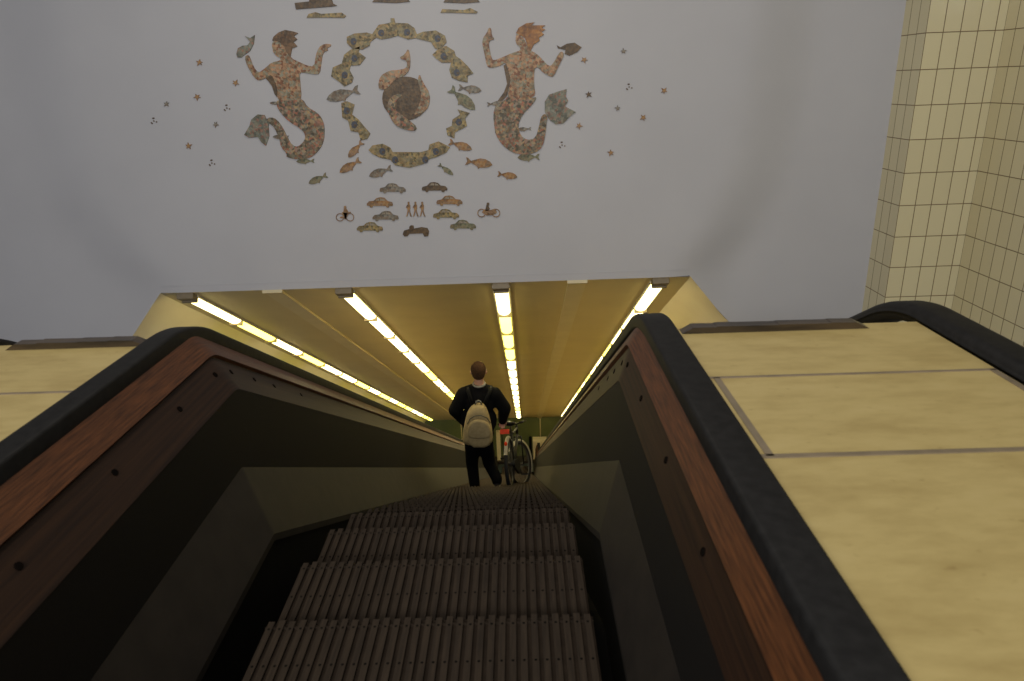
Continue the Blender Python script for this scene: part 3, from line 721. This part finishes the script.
# ------------------------------------------------------------------ man
def cap(bm, a, ra, b, rb, seg=14):
    a, b = Vector(a), Vector(b); d = b-a; L = d.length; n = 6
    pts, rad = [], []
    for i in range(5):
        t = math.pi/2*i/5; pts.append(a-d/L*ra*math.cos(t)); rad.append(max(ra*math.sin(t), .002))
    for i in range(n+1): pts.append(a+d*i/n); rad.append(ra+(rb-ra)*i/n)
    for i in range(1, 6):
        t = math.pi/2*i/5; pts.append(b+d/L*rb*math.sin(t)); rad.append(max(rb*math.cos(t), .002))
    add_tube(bm, pts, rad, seg)
def remesh(name, bm, mat, parent, voxel=.012, smooth=4, loc=None):
    o = from_bm(name+'_src', bm, None)
    m1 = o.modifiers.new('r', 'REMESH'); m1.mode = 'VOXEL'; m1.voxel_size = voxel
    if smooth:
        m2 = o.modifiers.new('s', 'SMOOTH'); m2.iterations = smooth; m2.factor = .5
    dg = bpy.context.evaluated_depsgraph_get(); dg.update()
    me = bpy.data.meshes.new_from_object(o.evaluated_get(dg)); me.name = name
    bpy.data.objects.remove(o)
    for p in me.polygons: p.use_smooth = True
    return link(name, me, mat, parent)

k_, my, mz = MAN_STEP
FY = my-.12                                        # heels on the tread
mx = on_y(479.5, 430, FY).x
man = empty('person', (mx, FY, mz)); tag(man, 'man seen from behind in black jacket and trousers, standing beside his bicycle', 'person')
def mp(x, y, dy): return on_y(x, y, FY+dy)-man.location          # man-local point from pixel and depth
def P3(x, y, z): return Vector((x, y, z))
hd = mp(478.5, 371, .06)                                         # head centre
nk = mp(479, 383.5, .03)
shL, shR = mp(463.5, 394, .02), mp(494.5, 394, .02)
elL, elR = mp(455, 410, -.02), mp(504.5, 408, .06)
waL, waR = mp(464, 421, .20), mp(502.5, 420, .27)
hp = mp(478.5, 436, .0)
hpL, hpR = mp(472.5, 440, .0), mp(485, 440, .0)
knL, knR = mp(472, 463, .06), mp(489, 463, .10)
anL, anR = Vector((mp(474.5, 483, 0).x, .0, .085)), Vector((mp(497, 483, 0).x, -.02, .155))
bm = bmesh.new()
add_ell(bm, hd, (.088, .103, .118)); add_ell(bm, hd+P3(0, .05, -.05), (.055, .055, .065))
add_ell(bm, hd+P3(0, .112, -.015), (.014, .022, .022))                                   # nose
for sx in (-1, 1):
    add_ell(bm, hd+P3(sx*.091, .0, -.012), (.012, .022, .032))                           # ears
    add_ell(bm, hd+P3(sx*.032, .088, .012), (.014, .012, .010))                          # eyes
add_ell(bm, hd+P3(0, .100, -.058), (.026, .012, .010))                                   # mouth
cap(bm, hd+P3(0, -.01, -.07), .058, nk+P3(0, 0, -.04), .062)
chest = mp(479, 403, .02)
add_ell(bm, chest, (.165, .105, .20)); add_ell(bm, mp(479, 424, .02), (.145, .10, .17)); add_ell(bm, hp, (.165, .11, .13))
cap(bm, nk+P3(0, 0, -.05), .07, shL, .062); cap(bm, nk+P3(0, 0, -.05), .07, shR, .062)
for sh, el, wa in ((shL, elL, waL), (shR, elR, waR)):
    cap(bm, sh, .056, el, .043); cap(bm, el, .041, wa, .028)
for h_, kn, an in ((hpL, knL, anL), (hpR, knR, anR)):
    cap(bm, h_, .082, kn, .056); cap(bm, kn, .054, an, .038); cap(bm, an, .036, an+P3(0, .13, -.05), .028)
# hands : palm, four unequal fingers and a thumb each, the right one closed over the saddle
for wa, el, s in ((waL, elL, 1), (waR, elR, -1)):
    d = (wa-el).normalized(); sd = Vector((1, 0, 0)); sd = (sd-d*sd.dot(d)).normalized(); dn = d.cross(sd); dn = dn if dn.z < 0 else -dn
    pc = wa+d*.055
    cap(bm, wa, .026, pc, .030)
    for i, L in enumerate((.062, .074, .068, .052)):
        b0 = pc+d*.03+sd*(i-1.5)*.021*s
        k1 = b0+d*L*.45+dn*.008; k2 = k1+d*L*.25+dn*L*.35; k3 = k2-d*L*.02+dn*L*.35
        cap(bm, b0, .0095, k1, .009); cap(bm, k1, .009, k2, .0085); cap(bm, k2, .0085, k3, .0075)
    tb = wa+d*.025-sd*.028*s
    cap(bm, tb, .012, tb+d*.03-sd*.022*s+dn*.012, .0105); cap(bm, tb+d*.03-sd*.022*s+dn*.012, .0105, tb+d*.055-sd*.020*s+dn*.032, .009)
remesh('body', bm, M['skin'], man, .0085, 2)
bm = bmesh.new()
add_ell(bm, hd+P3(0, -.010, .022), (.095, .102, .108))
add_ell(bm, hd+P3(0, -.035, -.02), (.082, .072, .082))
remesh('hair', bm, M['hair'], man, .010, 2)
# collar
bm = bmesh.new()
add_tube(bm, [nk+P3(
        .070*math.cos(a), .074*math.sin(a), -.004+.010*math.sin(a)) for a in [2*math.pi*i/20 for i in range(20)]], .013, 8, closed=True)
from_bm('shirt_collar', bm, M['collar'], man)
# jacket
bm = bmesh.new()
add_ell(bm, chest+P3(0, 0, .01), (.200, .135, .205)); add_ell(bm, mp(479, 420, .015), (.225, .14, .23)); add_ell(bm, mp(479, 433, .01), (.192, .138, .15))
cap(bm, nk+P3(0, 0, -.055), .078, shL, .084); cap(bm, nk+P3(0, 0, -.055), .078, shR, .084)
for sh, el, wa in ((shL, elL, waL), (shR, elR, waR)):
    cap(bm, sh, .088, el, .082); cap(bm, el, .082, el.lerp(wa, 1.0), .060)
remesh('jacket', bm, M['jacket'], man, .014, 4)
# trousers
bm = bmesh.new()
add_ell(bm, hp, (.185, .130, .13))
for h_, kn, an in ((hpL, knL, anL), (hpR, knR, anR)):
    cap(bm, h_, .103, kn, .080); cap(bm, kn, .078, an+P3(0, 0, .02), .070); cap(bm, an+P3(0, 0, .02), .070, an+P3(0, .01, -.02), .068)
remesh('trousers', bm, M['trousers'], man, .014, 4)
for an, ps in ((anL, 0), (anR, 0)):
    bm = bmesh.new()
    cap(bm, an+P3(0, -.02, -.04), .045, an+P3(0, .17, -.048), .036); add_ell(bm, an+P3(0, .07, -.03), (.044, .10, .045))
    sh = remesh('shoe', bm, M['shoe'], man, .010, 3)
    bm = bmesh.new()
    pl = [(an.x+.046*math.cos(a)*(1 if math.sin(a) < 0 else .9), an.y+.075+.135*math.sin(a)) for a in [2*math.pi*i/20 for i in range(20)]]
    lo = [bm.verts.new((x, y, .001)) for x, y in pl]; hi = [bm.verts.new((x, y, .026)) for x, y in pl]
    bm.faces.new(lo[::-1]); bm.faces.new(hi)
    for i in range(20): bm.faces.new((lo[i], lo[(i+1) % 20], hi[(i+1) % 20], hi[i]))
    from_bm('sole', bm, M['sole'], sh)

# ------------------------------------------------------------------ rucksack
bc = on_y(478.2, 424, FY-.20); bag = empty('backpack', bc); tag(bag, 'beige canvas backpack on the back of the man in black', 'backpack')
def bp(x, y, dy=0): return on_y(x, y, FY-.20+dy)-bc
bm = bmesh.new()
outl = [(478.5,403.5),(472,406),(467.5,412),(465,420),(463.2,430),(462.6,440),(464.5,443.5),(478,445),(491,443),(493,439),(492.3,430),(490.2,420),(487.5,411),(484.5,405.5)]
outl = chaikin(outl, 1)
for d0, k in ((.12, .90), (.06, .99), (-.02, 1.0), (-.06, .93), (-.085, .72)):
    pass
rings = []
for d0, k in ((.10, .88), (.05, .985), (-.02, 1.0), (-.065, .93), (-.09, .74), (-.098, .40)):
    ring = []
    for x, y in outl:
        q = bp(478.2+(x-478.2)*k, 426+(y-426)*k, 0); ring.append(bm.verts.new(q+P3(0, d0, 0)))
    rings.append(ring)
for A, B in zip(rings[:-1], rings[1:]):
    for i in range(len(A)): bm.faces.new((A[i], A[(i+1) % len(A)], B[(i+1) % len(A)], B[i]))
bm.faces.new(rings[0][::-1]); bm.faces.new(rings[-1])
from_bm('main_bag', bm, M['bag'], bag, smooth=True)
def bag_pad(name, pl, d0, d1, mat, par):
    bm = bmesh.new(); pl = chaikin(pl, 1); rings = []
    c = (sum(p[0] for p in pl)/len(pl), sum(p[1] for p in pl)/len(pl))
    for d, k in ((d0, 1.0), ((d0+d1)/2, 1.0), (d1*.92+d0*.08, .93), (d1, .80)):
        rings.append([bm.verts.new(bp(c[0]+(x-c[0])*k, c[1]+(y-c[1])*k)+P3(0, d, 0)) for x, y in pl])
    for A, B in zip(rings[:-1], rings[1:]):
        for i in range(len(A)): bm.faces.new((A[i], A[(i+1) % len(A)], B[(i+1) % len(A)], B[i]))
    bm.faces.new(rings[0][::-1]); bm.faces.new(rings[-1])
    return from_bm(name, bm, mat, par, smooth=True)
pk = bag_pad('front_pocket', [(469.5,444),(467.5,430),(469,421),(474,416.5),(480,416),(486,418),(490,424),(491.5,433),(490,444)], -.06, -.118, M['bag'], bag)
bag_pad('pocket_flap', [(467,432),(468.8,421),(474,416.2),(480.5,415.6),(487,418),(490.8,424),(492,432.5),(484,434.5),(474,434.5)], -.07, -.132, M['bag'], bag)
bm = bmesh.new(); add_tube(bm, [bp(467.6, 424, -.108), bp(470, 419, -.118), bp(475, 415.8, -.124), bp(481, 415.5, -.124), bp(487, 418, -.118), bp(490.5, 423, -.110)], .006, 6); from_bm('zip', bm, M['bag_dark'], bag)
bm = bmesh.new(); add_tube(bm, [bp(475.5, 404.2, 0), bp(476.3, 401.5, -.01), bp(478.5, 400.6, -.015), bp(480.6, 401.5, -.01), bp(481.4, 404.2, 0)], .009, 8); from_bm('grab_handle', bm, M['collar'], bag)
for xs_ in ((473, 470.5, 468.5, 468), (484, 487, 489.5, 490.5)):
    bm = bmesh.new()
    pts = [bp(xs_[0], 406, .09), bp(xs_[1], 398, .065), bp(xs_[2], 392, .085), bp(xs_[3], 388.3, .19), bp(xs_[3], 392, .335)]
    add_tube(bm, pts, .022, 8); from_bm('shoulder_strap', bm, M['strap'], bag)

# ------------------------------------------------------------------ bicycle (local: x right, y forward, z up from the ground line of both wheels)
RB = on_y(510.6, 487, FY+.12)
slopeY = FY+.12
ground = sec_z(-.2, slopeY)
bike = empty('bicycle', (RB.x, slopeY, ground-.085)); tag(bike, 'black bicycle with silver mudguards and red rear reflector, held by the man', 'bicycle')
bike.rotation_euler = (Matrix.Rotation(math.radians(-8), 3, 'Z') @ Matrix.Rotation(-INC, 3, 'X') @ Matrix.Rotation(math.radians(-5), 3, 'Y')).to_euler()
WR = .335
def wheel(name, c, rotz, par):
    t = bpy.data.objects.new(name, None); COL.objects.link(t); t.parent = par; t.location = c; t.rotation_euler = (0, 0, rotz); t.empty_display_size = .1
    circ = [(0, (WR-.026)*math.cos(2*math.pi*i/36), (WR-.026)*math.sin(2*math.pi*i/36)) for i in range(36)]
    bm = bmesh.new(); add_tube(bm, circ, .026, 8, closed=True); from_bm('tyre', bm, M['tyre'], t)
    bm = bmesh.new(); add_tube(bm, [(p[0], p[1]*.915, p[2]*.915) for p in circ], .010, 6, closed=True); from_bm('rim', bm, M['dull'], t)
    bm = bmesh.new(); add_tube(bm, [(-.045, 0, 0), (.045, 0, 0)], .020, 10)
    from_bm('hub', bm, M['dull'], t)
    bm = bmesh.new()
    for i in range(24):
        a = 2*math.pi*i/24; b = a+(.35 if i % 2 else -.35); sx = .03 if (i//2) % 2 else -.03
        add_tube(bm, [(sx, .018*math.cos(b), .018*math.sin(b)), (0, .285*math.cos(a), .285*math.sin(a))], .0016, 4)
    from_bm('spokes', bm, M['dull'], t)
    return t
rc = Vector((0, 0, WR)); fc = Vector((0, 1.08, WR)); ST = math.radians(-20)
wheel('rear_wheel', rc, 0, bike); wheel('front_wheel', fc, ST, bike)
def guard(name, c, a0, a1, mat, rotz=0, w=.030):
    bm = bmesh.new(); R_ = WR+.018; n = 22; Rz = Matrix.Rotation(rotz, 3, 'Z'); rows_ = []
    for i in range(n+1):
        a = math.radians(a0+(a1-a0)*i/n); row = []
        for x, dr in ((-w, -.012), (-w*.6, .002), (0, .007), (w*.6, .002), (w, -.012)):
            row.append(bm.verts.new(Vector(c)+Rz @ Vector((x, (R_+dr)*math.cos(a), (R_+dr)*math.sin(a)))))
        rows_.append(row)
    for A, B in zip(rows_[:-1], rows_[1:]):
        for i in range(4): bm.faces.new((A[i], A[i+1], B[i+1], B[i]))
    bmesh.ops.solidify(bm, geom=bm.faces[:], thickness=.003)
    return from_bm(name, bm, mat, bike, smooth=True)
guard('rear_mudguard', rc, 60, 163, M['silver'], 0, .024)
guard('front_mudguard', fc, -20, 150, M['silver'], ST, .034)
bb = Vector((0, .46, .30)); seat_t = Vector((0, .27, .78)); head_b = Vector((0, .90, .74)); head_t = Vector((0, .855, .88))
bm = bmesh.new()
for a, b, r in ((bb, seat_t, .017), (bb, head_b+Vector((0, 0, .03)), .019), (seat_t-Vector((0, -.02, .06)), head_t-Vector((0, 0, .04)), .016), (head_b, head_t, .021)):
    add_tube(bm, [a, b], r, 10)
for sx in (-.055, .055):
    add_tube(bm, [bb+Vector((sx*.5, 0, 0)), rc+Vector((sx, 0, 0))], .010, 8); add_tube(bm, [seat_t+Vector((sx*.3, 0, -.06)), rc+Vector((sx, 0, 0))], .008, 8)
from_bm('frame', bm, M['bike_black'], bike)
Rz = Matrix.Rotation(ST, 3, 'Z'); bm = bmesh.new()
crown = head_b+Vector((0, .01, -.02))
for sx in (-.058, .058): add_tube(bm, [crown+Rz @ Vector((sx, 0, 0)), (crown.lerp(fc, .6))+Rz @ Vector((sx, .0, 0)), fc+Rz @ Vector((sx, 0, 0))], .010, 8)
add_tube(bm, [crown+Rz @ Vector((-.058, 0, 0)), crown+Rz @ Vector((.058, 0, 0))], .014, 8)
from_bm('fork', bm, M['bike_black'], bike)
bm = bmesh.new(); hbz = head_t+Vector((0, -.02, .03)); add_tube(bm, [head_t, hbz], .012, 8)
add_tube(bm, [hbz+Rz @ Vector(p) for p in ((-.17, -.20, -.01), (-.17, -.08, .02), (-.14, .03, .03), (0, .05, 0), (.14, .03, .03), (.17, -.08, .02), (.17, -.20, -.01))], .011, 8)
hb = from_bm('handlebar', bm, M['bike_black'], bike)
for sx in (-.17, .17):
    bm = bmesh.new(); add_tube(bm, [hbz+Rz @ Vector((sx, -.21, -.012)), hbz+Rz @ Vector((sx, -.10, .012))], .017, 10); from_bm('grip', bm, M['rubber'], hb)
bm = bmesh.new(); add_ell(bm, (0, .16, .865), (.085, .10, .035)); cap(bm, (0, .18, .865), .04, (0, .36, .87), .024)
sd = remesh('saddle', bm, M['bike_black'], bike, .010, 3)
bm = bmesh.new(); add_tube(bm, [seat_t, (0, .245, .85)], .013, 8); from_bm('seat_post', bm, M['dull'], bike)
bm = bmesh.new()
for sx in (-.055, .055): add_tube(bm, [(sx, .22, .74), (sx, -.30, .74)], .006, 6); add_tube(bm, [(sx, -.22, .74), (sx*1.1, 0, WR)], .005, 6)
for y in (-.30, -.18, -.06, .06, .18): add_tube(bm, [(-.055, y, .74), (.055, y, .74)], .005, 6)
for sx in (-.02, .02): add_tube(bm, [(sx, .2, .74), (sx, -.28, .74)], .004, 6)
rk = from_bm('carrier', bm, M['bike_black'], bike)
bm = bmesh.new(); add_box(bm, (-.058, -.335, .702), (.058, -.305, .762)); bmesh.ops.bevel(bm, geom=bm.edges[:], offset=.008, segments=2)
o = from_bm('red_reflector', bm, M['red'], bike); tag(o, 'red reflector across the carrier end')
a = math.radians(138); g0 = rc+Vector((0, (WR+.03)*math.cos(a), (WR+.03)*math.sin(a)))
bm = bmesh.new(); add_ell(bm, g0, (.020, .022, .030)); o = from_bm('tail_lamp', bm, M['red'], bike); tag(o, 'small red lamp on the mudguard')
bm = bmesh.new(); add_tube(bm, [bb+Vector((-.07, 0, 0)), bb+Vector((.07, 0, 0))], .020, 10)
add_tube(bm, [bb+Vector((.07, 0, 0)), bb+Vector((.075, .12, -.11))], .010, 8); add_tube(bm, [bb+Vector((-.07, 0, 0)), bb+Vector((-.075, -.12, .11))], .010, 8)
ck = from_bm('crank', bm, M['dull'], bike)
for p in ((.075, .12, -.11), (-.165, -.12, .11)):
    q = bb+Vector(p); bm = bmesh.new(); add_box(bm, q+Vector((0, -.04, -.012)), q+Vector((.09, .04, .012))); from_bm('pedal', bm, M['rubber'], ck)
bm = bmesh.new()
pl = [(.04, bb.y+.10*math.cos(t_), bb.z+.10*math.sin(t_)) for t_ in [math.radians(-90+180*i/8) for i in range(9)]]+[(.04, rc.y-.05*math.cos(t_), rc.z+.05*math.sin(t_)) for t_ in [math.radians(90-180*i/8) for i in range(9)]]
A = [bm.verts.new(p) for p in pl]; B = [bm.verts.new((p[0]+.035, p[1], p[2])) for p in pl]
bm.faces.new(A); bm.faces.new(B[::-1])
for i in range(len(A)): bm.faces.new((A[i], A[(i+1) % len(A)], B[(i+1) % len(A)], B[i]))
from_bm('chain_case', bm, M['bike_black'], bike)

# ------------------------------------------------------------------ lights of the upper hall, world
def area(name, loc, target, size, power, col, sy=None):
    l = bpy.data.lights.new(name, 'AREA'); l.energy = power; l.color = col; l.size = size
    if sy: l.shape = 'RECTANGLE'; l.size_y = sy
    o = bpy.data.objects.new(name, l); COL.objects.link(o); o.location = loc
    o.rotation_euler = (Vector(target)-Vector(loc)).to_track_quat('-Z', 'Y').to_euler(); return o
area('hall_lamp', (-0.8, 3.6, 4.6), (0.6, 4.4, 0), 2.4, 52, (1.0, .90, .74), 1.0)
area('hall_window', (-1.5, -5.0, 4.2), (0.5, 7, 1.2), 4.0, 530, (.96, .955, .945), 2.0)
w = bpy.data.worlds.new('World'); sc.world = w; w.use_nodes = True
bg = w.node_tree.nodes['Background']; bg.inputs['Color'].default_value = (.55, .56, .62, 1); bg.inputs['Strength'].default_value = .16

# ------------------------------------------------------------------ camera
cd = bpy.data.cameras.new('Camera'); cam = bpy.data.objects.new('Camera', cd); COL.objects.link(cam)
cd.sensor_fit = 'HORIZONTAL'; cd.sensor_width = 36; cd.lens = F/1024*36
cam.matrix_world = Matrix.Translation(EYE) @ Matrix((rt, up, -fw)).transposed().to_4x4()
cd.clip_start = .02; cd.clip_end = 200
cd.dof.use_dof = True; cd.dof.focus_distance = 7.5; cd.dof.aperture_fstop = 4.0
sc.camera = cam
vs = sc.view_settings
vs.view_transform = 'Standard'; vs.look = 'None'; vs.exposure = 0.0; vs.gamma = 1.0
try: vs.use_curve_mapping = False
except Exception: pass
